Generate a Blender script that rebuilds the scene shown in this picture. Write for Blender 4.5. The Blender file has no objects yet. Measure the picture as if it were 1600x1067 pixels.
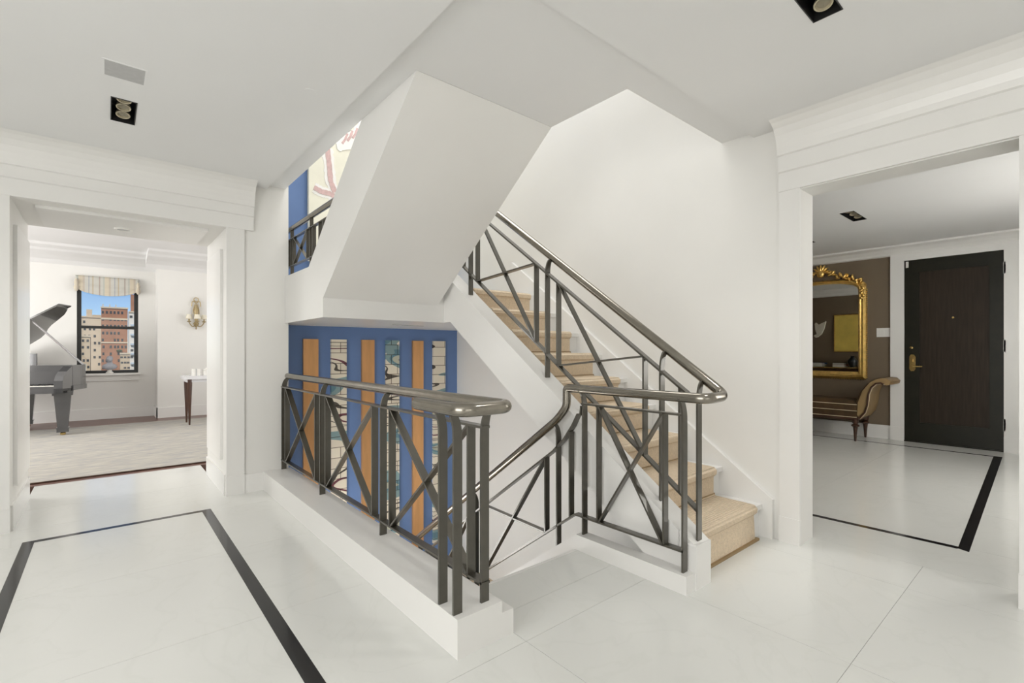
import bpy, bmesh, math, random
from mathutils import Vector, Matrix
random.seed(7)
S = bpy.context.scene
COL = S.collection
PI = math.pi

# ------------------------------------------------------------------ camera, world, lights, exposure
cam = bpy.data.cameras.new('camera'); camo = bpy.data.objects.new('camera', cam); COL.objects.link(camo)
camo.location = (0, 0, 1.12)
camo.rotation_euler = (PI/2, 0, 0.87007 - PI/2)
cam.sensor_width = 36; cam.lens = 751.77/1600*36; cam.shift_y = 15.32/1600
cam.clip_start = .05; cam.clip_end = 3000
S.camera = camo
S.view_settings.view_transform = 'Standard'; S.view_settings.look = 'None'
S.view_settings.gamma = 1; S.view_settings.use_curve_mapping = False
S.view_settings.exposure = 0.04

w = bpy.data.worlds.new('world'); S.world = w; w.use_nodes = True
nt = w.node_tree; nt.nodes.clear()
wo = nt.nodes.new('ShaderNodeOutputWorld'); bg = nt.nodes.new('ShaderNodeBackground'); sk = nt.nodes.new('ShaderNodeTexSky')
sk.sky_type = 'NISHITA'; sk.sun_disc = False; sk.sun_elevation = math.radians(48); sk.sun_rotation = math.radians(200)
sk.altitude = 4000; sk.air_density = 1.0; sk.dust_density = 0; sk.ozone_density = 4.0
bg.inputs['Strength'].default_value = .10
nt.links.new(sk.outputs[0], bg.inputs[0]); nt.links.new(bg.outputs[0], wo.inputs[0])

def light(name, typ, loc, energy, rot=(0, 0, 0), size=None, color=(1, 1, 1), spot=None, blend=.6):
    l = bpy.data.lights.new(name, typ); o = bpy.data.objects.new(name, l); COL.objects.link(o)
    o.location = loc; o.rotation_euler = rot; l.energy = energy; l.color = color
    if typ == 'AREA':
        l.shape = 'RECTANGLE'; l.size, l.size_y = size
    elif typ == 'SUN': l.angle = .01
    else:
        l.shadow_soft_size = size or .05
        if spot: l.spot_size = spot; l.spot_blend = blend
    return o
FILL_WHITE = (1.0, .992, .975)
light('sunlight', 'SUN', (0, -20, 40), 3.2, (math.radians(46), 0, math.radians(-22)), color=(1, .95, .86))
light('stairwell_skylight', 'AREA', (2.0, 2.9, 5.15), 84, (0, 0, 0), (1.7, 2.6), (1, .985, .95))
light('hall_fill_south', 'AREA', (-.6, -3.9, 1.45), 32, (PI/2, 0, PI), (3.6, 2.1), FILL_WHITE)  # added fill behind the viewer; the wall there has no window
light('hall_fill_west', 'AREA', (-3.1, .2, 1.45), 88, (PI/2, 0, -PI/2), (3.2, 2.1), FILL_WHITE)  # unseen fill added in front of the solid west wall
light('living_room_fill_west', 'AREA', (-3.4, 7.8, 1.5), 145, (PI/2, 0, -PI/2), (3.0, 1.9), FILL_WHITE)  # added unseen lamp standing in for side windows of the living room
light('living_room_fill_east', 'AREA', (3.9, 7.0, 1.5), 60, (PI/2, 0, PI/2), (2.4, 1.9), FILL_WHITE)  # added opposite lamp to keep the living room bright, no window modelled
light('lower_well_fill', 'AREA', (1.26, 3.55, -.62), 18, (0, math.radians(-90), 0), (.55, 1.5), FILL_WHITE)  # hidden fill added to brighten the wall below the rising stairs
light('vestibule_fill', 'AREA', (5.2, -.75, 1.5), 55, (PI/2, 0, PI), (1.8, 1.6), FILL_WHITE)  # added fill to brighten the vestibule; its side wall is closed

for _x, _y, _e in ((.073, 3.40, 26), (2.01, .645, 22), (-1.6, 1.2, 44), (.4, -1.6, 24), (-1.6, -1.8, 34), (2.0, -1.8, 40)):
    light('hall_lamp_and_fill', 'SPOT', (_x, _y, 2.40), _e, (0, 0, 0), .05, (1, .975, .94), math.radians(125), .9)  # some sit in modelled fixtures, the others are added fill without any

# ------------------------------------------------------------------ materials
MATS = {}
def mat(name, col, rough=.5, metal=0., var=.04, scale=6., bump=0., bscale=60., coat=0., spec=.5, stretch=(1, 1, 1)):
    if name in MATS: return MATS[name]
    m = bpy.data.materials.new(name); m.use_nodes = True; n = m.node_tree; b = n.nodes['Principled BSDF']
    b.inputs['Roughness'].default_value = rough; b.inputs['Metallic'].default_value = metal
    b.inputs['Coat Weight'].default_value = coat; b.inputs['Coat Roughness'].default_value = .05
    b.inputs['Specular IOR Level'].default_value = spec
    tc = n.nodes.new('ShaderNodeTexCoord'); mp = n.nodes.new('ShaderNodeMapping'); mp.inputs['Scale'].default_value = stretch
    nz = n.nodes.new('ShaderNodeTexNoise'); nz.inputs['Scale'].default_value = scale; nz.inputs['Detail'].default_value = 4
    cr = n.nodes.new('ShaderNodeValToRGB')
    cr.color_ramp.elements[0].position = .3; cr.color_ramp.elements[1].position = .7
    cr.color_ramp.elements[0].color = [c*(1-var) for c in col] + [1]; cr.color_ramp.elements[1].color = [min(1, c*(1+var)) for c in col] + [1]
    n.links.new(tc.outputs['Object'], mp.inputs[0]); n.links.new(mp.outputs[0], nz.inputs['Vector'])
    n.links.new(nz.outputs['Fac'], cr.inputs[0]); n.links.new(cr.outputs[0], b.inputs['Base Color'])
    if bump:
        nb = n.nodes.new('ShaderNodeTexNoise'); nb.inputs['Scale'].default_value = bscale; nb.inputs['Detail'].default_value = 3
        bp = n.nodes.new('ShaderNodeBump'); bp.inputs['Strength'].default_value = bump; bp.inputs['Distance'].default_value = .01
        n.links.new(mp.outputs[0], nb.inputs['Vector']); n.links.new(nb.outputs['Fac'], bp.inputs['Height']); n.links.new(bp.outputs[0], b.inputs['Normal'])
    MATS[name] = m; return m
def srgb(r, g, b):
    f = lambda c: (c/255/12.92) if c/255 <= .04045 else ((c/255+.055)/1.055)**2.4
    return (f(r), f(g), f(b))
PLASTER = mat('white_plaster', (.80, .79, .76), .42, var=.012, scale=2.5, bump=.02, bscale=9)
CEIL = mat('ceiling_paint', (.83, .83, .825), .6, var=.008, scale=2)
TRIM = mat('white_lacquer_trim', (.82, .81, .785), .28, var=.008, scale=3)
STAIRW = mat('white_stair_paint', (.82, .81, .785), .35, var=.01, scale=3)
BLUE = mat('deep_blue_paint', srgb(104, 132, 180), .55, var=.03, scale=5)
BROWN = mat('taupe_brown_paint', srgb(118, 104, 86), .6, var=.03, scale=3)
BRONZE = mat('dark_bronze_metal', (.085, .077, .06), .34, .5, .08, 20, coat=.5)
BRONZE.node_tree.nodes['Principled BSDF'].inputs['Coat IOR'].default_value = 1.7; BRONZE.node_tree.nodes['Principled BSDF'].inputs['Coat Roughness'].default_value = .15
RAILM = mat('polished_bronze_handrail', (.29, .268, .23), .2, 1.0, .1, 14)
COPPER = mat('copper_sheet', srgb(226, 172, 118), .3, .6, .10, 3.0, stretch=(6, 6, 1))
BLACKST = mat('black_marble', (.012, .012, .013), .12, var=.3, scale=8)
GOLD = mat('gilded_wood', srgb(238, 200, 120), .28, .85, .15, 25, bump=.15, bscale=90)
BRASS = mat('polished_brass', srgb(205, 178, 115), .25, .9, .06, 20)
ANTQ = mat('antique_brass', srgb(176, 158, 120), .45, .5, .15, 30)
LAMPR = mat('lamp_ring_enamel', srgb(196, 186, 160), .35, .3, .08, 30)
BLACKP = mat('black_painted_steel', (.012, .012, .012), .4, var=.2, scale=20)
WINBLK = mat('black_window_frame', (.015, .015, .015), .35, var=.2, scale=20)
DOORF = mat('black_green_door_frame', (.012, .0115, .006), .38, spec=.3, var=.2, scale=10)
DOORP = mat('dark_walnut_panel', (.028, .019, .012), .45, spec=.25, var=.28, scale=5, stretch=(9, 9, .7))
VELVET = mat('brown_velvet', srgb(78, 57, 32), .75, var=.35, scale=7, bump=.1, bscale=40)
TANSILK = mat('tan_silk', srgb(150, 124, 84), .45, var=.15, scale=6)
WALNUT = mat('dark_walnut', srgb(70, 44, 30), .35, var=.25, scale=14)
PIPING = mat('cream_piping', srgb(206, 190, 160), .6, var=.05, scale=20)
PIANO = mat('piano_black_lacquer', (.075, .075, .077), .13, var=.1, scale=4, coat=.8)
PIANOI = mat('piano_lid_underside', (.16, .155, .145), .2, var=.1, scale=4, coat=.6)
IVORY = mat('ivory_keys', srgb(235, 232, 222), .3, var=.02, scale=20)
WOOD = mat('dark_oak_floor', srgb(118, 88, 78), .35, var=.2, scale=4, stretch=(1, 8, 1))
SILVERSTK = mat('silver_prop_stick', (.55, .55, .56), .25, .8, .05, 10)
MARBLETOP = mat('pale_marble_top', srgb(225, 225, 228), .2, var=.05, scale=8)
PALE = mat('white_porcelain', srgb(238, 236, 230), .35, var=.03, scale=15)
BUSTM = mat('grey_plaster_bust', srgb(178, 180, 188), .6, var=.08, scale=30)
SHADEM = mat('candle_shade_fabric', srgb(236, 230, 212), .8, var=.04, scale=30)
GRILLE = mat('painted_grille', (.50, .50, .495), .6, var=.05, scale=40)
LENS = mat('frosted_lamp_lens', srgb(150, 142, 122), .3, var=.08, scale=60)
PLATE = mat('white_plastic', srgb(236, 235, 230), .4, var=.02, scale=30)
CREAMART = mat('cream_canvas', srgb(242, 240, 224), .7, var=.03, scale=8)
PINK = mat('dusty_pink_paint', srgb(216, 186, 184), .7, var=.12, scale=30)
WHITEP = mat('white_impasto_paint', srgb(248, 247, 244), .6, var=.02, scale=30)
GROUT = mat('pale_grout', srgb(200, 199, 192), .8, var=.04, scale=20)
YELLOWART = mat('golden_yellow_canvas', srgb(230, 203, 104), .5, var=.12, scale=4)
SHELLM = mat('white_shell_plaster', srgb(225, 220, 205), .5, var=.06, scale=20)
DARKV = mat('dark_ceramic', (.02, .025, .03), .3, var=.2, scale=15)
MIRR = mat('silvered_mirror', (.86, .87, .86), .01, 1., .005, 3)
NEWS = [mat('book_cloth_%d' % i, srgb(*c), .6, var=.06, scale=20) for i, c in enumerate([(120, 150, 120), (214, 206, 186), (60, 80, 120), (225, 222, 215), (150, 70, 60), (40, 40, 44)])]

def glass_mat():
    m = bpy.data.materials.new('window_glass'); m.use_nodes = True; n = m.node_tree; n.nodes.clear()
    o = n.nodes.new('ShaderNodeOutputMaterial'); mx = n.nodes.new('ShaderNodeMixShader'); t = n.nodes.new('ShaderNodeBsdfTransparent')
    g = n.nodes.new('ShaderNodeBsdfGlossy'); g.inputs['Roughness'].default_value = .02; fr = n.nodes.new('ShaderNodeFresnel'); fr.inputs[0].default_value = 1.45
    n.links.new(fr.outputs[0], mx.inputs[0]); n.links.new(t.outputs[0], mx.inputs[1]); n.links.new(g.outputs[0], mx.inputs[2]); n.links.new(mx.outputs[0], o.inputs[0])
    return m
GLASS = glass_mat()

def marble():
    m = mat('white_marble_tile', (.76, .765, .735), .16, var=.02, scale=1.3); n = m.node_tree; b = n.nodes['Principled BSDF']
    old = b.inputs['Base Color'].links[0].from_socket
    tc = [x for x in n.nodes if x.type == 'TEX_COORD'][0]
    geo = n.nodes.new('ShaderNodeNewGeometry')
    mp = [x for x in n.nodes if x.type == 'MAPPING'][0]; n.links.new(geo.outputs['Position'], mp.inputs[0])
    nz = n.nodes.new('ShaderNodeTexNoise'); nz.inputs['Scale'].default_value = 2.2; nz.inputs['Detail'].default_value = 8; nz.inputs['Distortion'].default_value = 1.6
    n.links.new(geo.outputs['Position'], nz.inputs['Vector'])
    cr = n.nodes.new('ShaderNodeValToRGB'); e = cr.color_ramp.elements
    e[0].position = .47; e[0].color = (1, 1, 1, 1); e[1].position = .53; e[1].color = (1, 1, 1, 1)
    v = cr.color_ramp.elements.new(.5); v.color = (.975, .977, .973, 1)
    mx = n.nodes.new('ShaderNodeMix'); mx.data_type = 'RGBA'; mx.blend_type = 'MULTIPLY'; mx.inputs[0].default_value = 1
    n.links.new(nz.outputs['Fac'], cr.inputs[0]); n.links.new(old, mx.inputs[6]); n.links.new(cr.outputs[0], mx.inputs[7]); n.links.new(mx.outputs[2], b.inputs['Base Color'])
    return m
MARBLE = marble()

def carpet():
    m = mat('ribbed_sisal_carpet', srgb(222, 204, 179), .95, var=.08, scale=70, spec=.1); n = m.node_tree; b = n.nodes['Principled BSDF']
    tc = [x for x in n.nodes if x.type == 'TEX_COORD'][0]
    wv = n.nodes.new('ShaderNodeTexWave'); wv.bands_direction = 'Y'; wv.inputs['Scale'].default_value = 20; wv.inputs['Distortion'].default_value = .8; wv.inputs['Detail'].default_value = 2
    bk = n.nodes.new('ShaderNodeTexNoise'); bk.inputs['Scale'].default_value = 130
    ad = n.nodes.new('ShaderNodeMath'); ad.operation = 'ADD'
    bp = n.nodes.new('ShaderNodeBump'); bp.inputs['Strength'].default_value = .8; bp.inputs['Distance'].default_value = .007
    n.links.new(tc.outputs['Object'], wv.inputs['Vector']); n.links.new(tc.outputs['Object'], bk.inputs['Vector'])
    n.links.new(wv.outputs['Fac'], ad.inputs[0]); n.links.new(bk.outputs['Fac'], ad.inputs[1]); n.links.new(ad.outputs[0], bp.inputs['Height']); n.links.new(bp.outputs[0], b.inputs['Normal'])
    return m
CARPET = carpet()

def rugmat():
    m = mat('pale_grey_blue_rug', srgb(196, 190, 180), .95, var=.02, scale=3, bump=.25, bscale=120, spec=.1); n = m.node_tree; b = n.nodes['Principled BSDF']
    nz = [x for x in n.nodes if x.type == 'TEX_NOISE'][0]; mp = [x for x in n.nodes if x.type == 'MAPPING'][0]
    mp.inputs['Scale'].default_value = (1, 3.6, 1); nz.inputs['Scale'].default_value = 4.2; nz.inputs['Detail'].default_value = 9; nz.inputs['Roughness'].default_value = .7
    cr = [x for x in n.nodes if x.type == 'VALTORGB'][0]; e = cr.color_ramp.elements
    e[0].position = .3; e[0].color = (*srgb(160, 160, 168), 1); e[1].position = .72; e[1].color = (*srgb(206, 202, 192), 1)
    k = e.new(.5); k.color = (*srgb(186, 182, 174), 1)
    return m
RUG = rugmat()

def collage(name, off):
    m = bpy.data.materials.new(name); m.use_nodes = True; n = m.node_tree; b = n.nodes['Principled BSDF']; b.inputs['Roughness'].default_value = .35
    tc = n.nodes.new('ShaderNodeTexCoord'); mp = n.nodes.new('ShaderNodeMapping')
    mp.inputs['Location'].default_value = (off, off*1.7, off*.9); mp.inputs['Rotation'].default_value = (PI/2, .12, 0)
    br = n.nodes.new('ShaderNodeTexBrick'); br.inputs['Scale'].default_value = 2.4; br.offset = .37; br.squash = .8
    br.inputs['Color1'].default_value = (*srgb(238, 229, 210), 1); br.inputs['Color2'].default_value = (*srgb(222, 212, 194), 1); br.inputs['Mortar'].default_value = (*srgb(120, 104, 90), 1)
    br.inputs['Mortar Size'].default_value = .009; br.inputs['Mortar Smooth'].default_value = .3; br.inputs['Brick Width'].default_value = .55; br.inputs['Row Height'].default_value = .24
    mp2 = n.nodes.new('ShaderNodeMapping'); mp2.inputs['Location'].default_value = (off*3, 0, off*2.3); mp2.inputs['Scale'].default_value = (.9, .5, 3.0); mp2.inputs['Rotation'].default_value = (0, -.16, 0)
    nz = n.nodes.new('ShaderNodeTexNoise'); nz.inputs['Scale'].default_value = 1.6; nz.inputs['Detail'].default_value = .6
    cr = n.nodes.new('ShaderNodeValToRGB'); cr.color_ramp.interpolation = 'CONSTANT'; e = cr.color_ramp.elements
    stops = [(0, (1, 1, 1)), (.33, srgb(120, 74, 92)), (.36, (1, 1, 1)), (.42, srgb(90, 86, 84)), (.435, (1, 1, 1)), (.56, srgb(150, 186, 206)), (.62, srgb(112, 158, 188)), (.66, srgb(206, 216, 214)), (.72, srgb(150, 150, 148)), (.75, (1, 1, 1))]
    e[0].position = 0; e[0].color = (1, 1, 1, 1); e[1].position = stops[1][0]; e[1].color = (*stops[1][1], 1)
    for p, c in stops[2:]:
        k = e.new(p); k.color = (*c, 1)
    mx = n.nodes.new('ShaderNodeMix'); mx.data_type = 'RGBA'; mx.blend_type = 'MULTIPLY'; mx.inputs[0].default_value = 1
    n.links.new(tc.outputs['Object'], mp.inputs[0]); n.links.new(mp.outputs[0], br.inputs['Vector']); n.links.new(tc.outputs['Object'], mp2.inputs[0]); n.links.new(mp2.outputs[0], nz.inputs['Vector'])
    n.links.new(nz.outputs['Fac'], cr.inputs[0]); n.links.new(br.outputs['Color'], mx.inputs[6]); n.links.new(cr.outputs[0], mx.inputs[7]); n.links.new(mx.outputs[2], b.inputs['Base Color'])
    return m

def stripes():
    m = bpy.data.materials.new('striped_linen'); m.use_nodes = True; n = m.node_tree; b = n.nodes['Principled BSDF']; b.inputs['Roughness'].default_value = .9
    tc = n.nodes.new('ShaderNodeTexCoord'); sx = n.nodes.new('ShaderNodeSeparateXYZ'); mu = n.nodes.new('ShaderNodeMath'); mu.operation = 'MULTIPLY_ADD'; mu.inputs[1].default_value = 3.1; mu.inputs[2].default_value = .5
    fr = n.nodes.new('ShaderNodeMath'); fr.operation = 'FRACT'; cr = n.nodes.new('ShaderNodeValToRGB'); cr.color_ramp.interpolation = 'CONSTANT'; e = cr.color_ramp.elements
    seq = [(0, (198, 196, 188)), (.14, (172, 160, 150)), (.19, (198, 196, 188)), (.3, (184, 186, 178)), (.36, (206, 196, 176)), (.52, (190, 180, 166)), (.6, (198, 196, 188)), (.74, (160, 164, 172)), (.77, (198, 196, 188)), (.88, (188, 176, 154)), (.93, (198, 196, 188))]
    e[0].color = (*srgb(*seq[0][1]), 1); e[1].position = seq[1][0]; e[1].color = (*srgb(*seq[1][1]), 1)
    for p, c in seq[2:]:
        k = e.new(p); k.color = (*srgb(*c), 1)
    n.links.new(tc.outputs['Object'], sx.inputs[0]); n.links.new(sx.outputs['X'], mu.inputs[0]); n.links.new(mu.outputs[0], fr.inputs[0]); n.links.new(fr.outputs[0], cr.inputs[0]); n.links.new(cr.outputs[0], b.inputs['Base Color'])
    return m
STRIPES = stripes()

# ------------------------------------------------------------------ mesh helpers (world coordinates in, object origins at the base)
ORG = {}
def tag(o, label=None, cat=None, group=None, kind=None):
    if label: o['label'] = label
    if cat: o['category'] = cat
    if group: o['group'] = group
    if kind: o['kind'] = kind
    return o
def thing(name, label, cat, loc, group=None, kind=None):
    o = bpy.data.objects.new(name, None); COL.objects.link(o); o.location = loc; o.empty_display_size = .1
    ORG[o] = Vector(loc); return tag(o, label, cat, group, kind)
def obj(name, bm, material, parent=None, smooth=False, label=None, cat=None, group=None, kind=None, bevel=0, org=None):
    if bevel:
        bmesh.ops.bevel(bm, geom=[e for e in bm.edges if len(e.link_faces) == 2 and e.calc_face_angle(0) > .5], offset=bevel, segments=2, profile=.6, affect='EDGES', clamp_overlap=True)
    bmesh.ops.recalc_face_normals(bm, faces=bm.faces[:])
    xs = [v.co for v in bm.verts]
    if org is None:
        lo = Vector([min(v[i] for v in xs) for i in range(3)]); hi = Vector([max(v[i] for v in xs) for i in range(3)])
        org = Vector(((lo.x+hi.x)/2, (lo.y+hi.y)/2, lo.z))
    org = Vector(org)
    bmesh.ops.translate(bm, verts=bm.verts[:], vec=-org)
    me = bpy.data.meshes.new(name); bm.to_mesh(me); bm.free()
    if smooth:
        for p in me.polygons: p.use_smooth = True
        try: me.set_sharp_from_angle(angle=math.radians(38))
        except Exception: pass
    me.materials.append(material)
    o = bpy.data.objects.new(name, me); COL.objects.link(o); ORG[o] = org
    if parent is not None:
        o.parent = parent; o.location = org - ORG[parent]
    else: o.location = org
    return tag(o, label, cat, group, kind)
def NB(): return bmesh.new()
def abox(bm, x0, x1, y0, y1, z0, z1):
    v = [bm.verts.new((x, y, z)) for z in (z0, z1) for y in (y0, y1) for x in (x0, x1)]
    for f in ((0, 2, 3, 1), (4, 5, 7, 6), (0, 1, 5, 4), (2, 6, 7, 3), (0, 4, 6, 2), (1, 3, 7, 5)): bm.faces.new([v[i] for i in f])
    return bm
def box(*a): return abox(NB(), *a)
def boxes(lst):
    bm = NB()
    for b in lst: abox(bm, *b)
    return bm
def prism(pts, axis, a, b, bm=None):
    """polygon extruded along an axis: axis 'x' -> pts (y,z); 'y' -> (x,z); 'z' -> (x,y)"""
    bm = bm or NB()
    def P(p, t): return {'x': (t, p[0], p[1]), 'y': (p[0], t, p[1]), 'z': (p[0], p[1], t)}[axis]
    v0 = [bm.verts.new(P(p, a)) for p in pts]; v1 = [bm.verts.new(P(p, b)) for p in pts]
    bm.faces.new(v0); bm.faces.new(v1[::-1]); n = len(pts)
    for i in range(n): bm.faces.new((v0[i], v0[(i+1) % n], v1[(i+1) % n], v1[i]))
    return bm
def strip(path, x, wx, t, bm=None):
    """flat bar following a (y,z) path in the plane X=x: width wx along X, thickness t in the plane"""
    n = len(path); L = []; R = []
    for i, p in enumerate(path):
        d0 = Vector(path[i])-Vector(path[i-1]) if i else Vector(path[1])-Vector(path[0])
        d1 = Vector(path[i+1])-Vector(path[i]) if i < n-1 else d0
        d0 = d0.normalized(); d1 = d1.normalized(); b = (d0+d1).normalized(); nn = Vector((-b.y, b.x)); k = t/2/max(.4, nn.dot(Vector((-d0.y, d0.x))))
        L.append(Vector(p)+nn*k); R.append(Vector(p)-nn*k)
    return prism([tuple(v) for v in L+R[::-1]], 'x', x-wx/2, x+wx/2, bm)
def fillet(pts, r, n=6):
    pts = [Vector(p) for p in pts]; out = [pts[0]]
    for i in range(1, len(pts)-1):
        a, b, c = pts[i-1], pts[i], pts[i+1]; u = (a-b); v = (c-b); rr = min(r, u.length*.49, v.length*.49); u.normalize(); v.normalize()
        p0 = b+u*rr; p1 = b+v*rr
        for k in range(n+1):
            t = k/n; out.append(p0*(1-t)**2+b*2*t*(1-t)+p1*t*t)
    out.append(pts[-1]); return out
def tube(pts, r, n=12, bm=None, sy=1.0):
    bm = bm or NB(); pts = [Vector(p) for p in pts]; rings = []; up = None
    for i, p in enumerate(pts):
        d = (pts[min(i+1, len(pts)-1)]-pts[max(i-1, 0)]).normalized()
        if up is None:
            up = Vector((0, 0, 1)) if abs(d.z) < .9 else Vector((1, 0, 0))
        s = d.cross(up).normalized(); up = s.cross(d).normalized()
        rr = r[i] if isinstance(r, (list, tuple)) else r
        rings.append([bm.verts.new(p+s*rr*math.cos(a)+up*rr*sy*math.sin(a)) for a in [2*PI*k/n for k in range(n)]])
    for A, B in zip(rings, rings[1:]):
        for k in range(n): bm.faces.new((A[k], A[(k+1) % n], B[(k+1) % n], B[k]))
    bm.faces.new(rings[0][::-1]); bm.faces.new(rings[-1]); return bm
def lathe(prof, c, n=20, bm=None, axis=(0, 0, 1)):
    """profile (r, h) turned about a vertical axis at c (or along axis)"""
    bm = bm or NB(); q = Vector((0, 0, 1)).rotation_difference(Vector(axis)); c = Vector(c); rings = []
    for r, h in prof:
        rings.append([bm.verts.new(c+q @ Vector((max(r, 1e-4)*math.cos(2*PI*k/n), max(r, 1e-4)*math.sin(2*PI*k/n), h))) for k in range(n)])
    for A, B in zip(rings, rings[1:]):
        for k in range(n): bm.faces.new((A[k], A[(k+1) % n], B[(k+1) % n], B[k]))
    bm.faces.new(rings[0][::-1]); bm.faces.new(rings[-1]); return bm
def ball(c, r, bm=None, u=10, v=7):
    bm = bm or NB(); r = Vector(r) if not isinstance(r, (int, float)) else Vector((r, r, r))
    bmesh.ops.create_uvsphere(bm, u_segments=u, v_segments=v, radius=1, matrix=Matrix.Translation(c) @ Matrix.Diagonal((*r, 1)))
    return bm
def rminus(rect, holes):
    """split a rectangle (x0,x1,y0,y1) into rectangles that leave the holes free"""
    out = [rect]
    for hx0, hx1, hy0, hy1 in holes:
        nx = []
        for x0, x1, y0, y1 in out:
            if hx0 >= x1 or hx1 <= x0 or hy0 >= y1 or hy1 <= y0: nx.append((x0, x1, y0, y1)); continue
            if y0 < hy0: nx.append((x0, x1, y0, hy0))
            if hy1 < y1: nx.append((x0, x1, hy1, y1))
            a, b = max(y0, hy0), min(y1, hy1)
            if x0 < hx0: nx.append((x0, hx0, a, b))
            if hx1 < x1: nx.append((hx1, x1, a, b))
        out = nx
    return out
def copy_tree(o, shift, parent=None):
    c = o.copy(); COL.objects.link(c); ORG[c] = ORG[o]+Vector(shift)
    if parent is not None: c.parent = parent
    else: c.location = Vector(o.location)+Vector(shift)
    for ch in [x for x in bpy.data.objects if x.parent == o]: copy_tree(ch, shift, c)
    return c

# ------------------------------------------------------------------ plan (metres)
XR = 3.06; YL = 4.28; YB = 4.60; ZC = 2.44; ZS = 2.47; ZU = 2.88; ZLOW = -1.25
XV = 7.65                                   # vestibule door wall
OX0, OX1 = -.455, .71                       # opening to the living room
OY0, OY1 = .178, 1.047                      # opening to the vestibule
RISE = .1785; GO = .2465; Y0 = 1.268

# ------------------------------------------------------------------ floor and its tiles
hall = [(-3.2, 1.24, -4, YL), (1.24, 3.25, -4, 1.385), (1.24, 2.09, 1.385, 1.835), (OX0, OX1, YL, 5.6), (3.25, XV, -.8, 3.9)]
fl = obj('floor', boxes([(a, b, c, d, -.3, -.004) for a, b, c, d in hall]), GROUT, org=(0, 0, -.3), label='polished white marble tile floor with thin black border lines', cat='floor', kind='structure')
gx = [1.19+.85*k for k in range(-6, 9)]; gy = [1.385+.85*k for k in range(-7, 6)]
MT = {}
for ri, (a, b, c, d) in enumerate(hall):
    xs = [a]+[g for g in gx if a+.06 < g < b-.06 and abs(g-.34) > .01]+[b]; ys = [c]+[g for g in gy if c+.06 < g < d-.06 and not (ri == 4 and abs(g-.535) < .01)]+[d]
    if ri == 2: ys = [1.385, 1.59, 1.835]; xs = [1.24, 2.09]
    for x0, x1 in zip(xs, xs[1:]):
        for y0, y1 in zip(ys, ys[1:]):
            k = (round(x1-x0, 3), round(y1-y0, 3)); g = .0007
            if k in MT:
                o = bpy.data.objects.new('tile', MT[k]); COL.objects.link(o); o.parent = fl; o.location = Vector(((x0+x1)/2, (y0+y1)/2, -.004))-ORG[fl]
            else:
                o = obj('tile', box(x0+g, x1-g, y0+g, y1-g, -.004, 0), MARBLE, fl); MT[k] = o.data
def inlay(pts): obj('border_strip', prism(pts, 'z', -.012, .0008), BLACKST, fl, label='black marble border strip set in the white floor')
for r in ((-.375, -.322, -3.2, 4.0), (.512, .568, -3.2, 4.0), (-.322, .512, 3.957, 4.0)):
    inlay([(r[0], r[2]), (r[1], r[2]), (r[1], r[3]), (r[0], r[3])])
inlay([(3.700, .457), (3.678, .407), (7.25, .545), (7.25, .612)])
inlay([(3.632, 2.9), (3.69, .457), (3.735, .457), (3.677, 2.9)])
inlay([(7.205, 2.9), (7.25, 2.9), (7.25, .612), (7.205, .612)])
fw = obj('floor', box(-3.5, 4.0, 5.6, 10.5, -.3, 0), WOOD, org=(0, 8, -.3), label='dark oak floor of the living room around the pale rug', cat='floor', kind='structure')
fw2 = obj('floor', box(1.165, XR, YB-2.6, YB, ZLOW-.2, ZLOW), CARPET, label='carpeted landing at the foot of the descending stairs', cat='floor', kind='structure')
uf = obj('floor', boxes([(-1.5, 1.0, -1.0, YB, 2.62, ZU), (1.0, XR, -1.0, 1.31, 2.62, ZU)]), STAIRW, label='upper storey floor slab above the hall', cat='floor', kind='structure')

# ------------------------------------------------------------------ ceilings
DL = [(.018, .128, 3.24, 3.565), (1.85, 2.171, .594, .697)]          # recessed triple lights in the hall
DV = [(5.37, 5.80, 1.385, 1.50), (6.12, 6.55, 2.08, 2.195)]
bm = NB()
for r in ((-3.2, 1.0, -4, YL), (1.0, XR, -4, 1.31)):
    for q in rminus(r, DL): abox(bm, *q, ZC, ZC+.14)
obj('ceiling', bm, CEIL, label='flat pale grey hall ceiling with recessed lights', cat='ceiling', kind='structure')
obj('ceiling', boxes([(1.0, 1.14, 1.31, YL, ZS, ZU), (1.14, 2.05, 1.31, 2.06, ZS, ZU), (2.05, XR, 1.31, 1.51, ZS, ZU)]), CEIL, label='pale soffit framing the open stairwell', cat='ceiling', kind='structure')
bm = NB()
for q in rminus((XR+.19, XV, -.8, 3.9), DV): abox(bm, *q, ZC, ZC+.14)
obj('ceiling', bm, CEIL, label='flat vestibule ceiling beyond the wide opening', cat='ceiling', kind='structure')
bm = box(-3.5, 4, 5.17, 10.5, 2.72, 2.9)
cv = [(10.45, 2.50), (10.45, 2.72), (9.75, 2.72), (9.80, 2.69), (9.95, 2.665), (10.0, 2.64), (10.05, 2.63), (10.22, 2.60), (10.36, 2.56), (10.42, 2.52)]
prism(cv, 'x', -3.5, .66, bm)
cv2 = [(y-.45, z) for y, z in cv]; prism(cv2, 'x', .50, 4.0, bm)
obj('ceiling', bm, CEIL, label='coved white living room ceiling above the window', cat='ceiling', kind='structure')
obj('ceiling', box(-1.6, XR+.1, -1.1, YB+.1, 5.25, 5.4), CEIL, label='upper storey ceiling over the stairwell', cat='ceiling', kind='structure')

# ------------------------------------------------------------------ walls
wl = obj('wall_left', boxes([(-3.2, OX0, YL, 5.17, 0, 2.9), (OX1, 1.165, YL, 5.17, ZLOW-.2, 2.9), (OX0, OX1, YL, 5.17, 2.08, 2.9)]), PLASTER, org=(0, YL, 0), label='white wall with a deep panelled opening to the living room', cat='wall', kind='structure')
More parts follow.
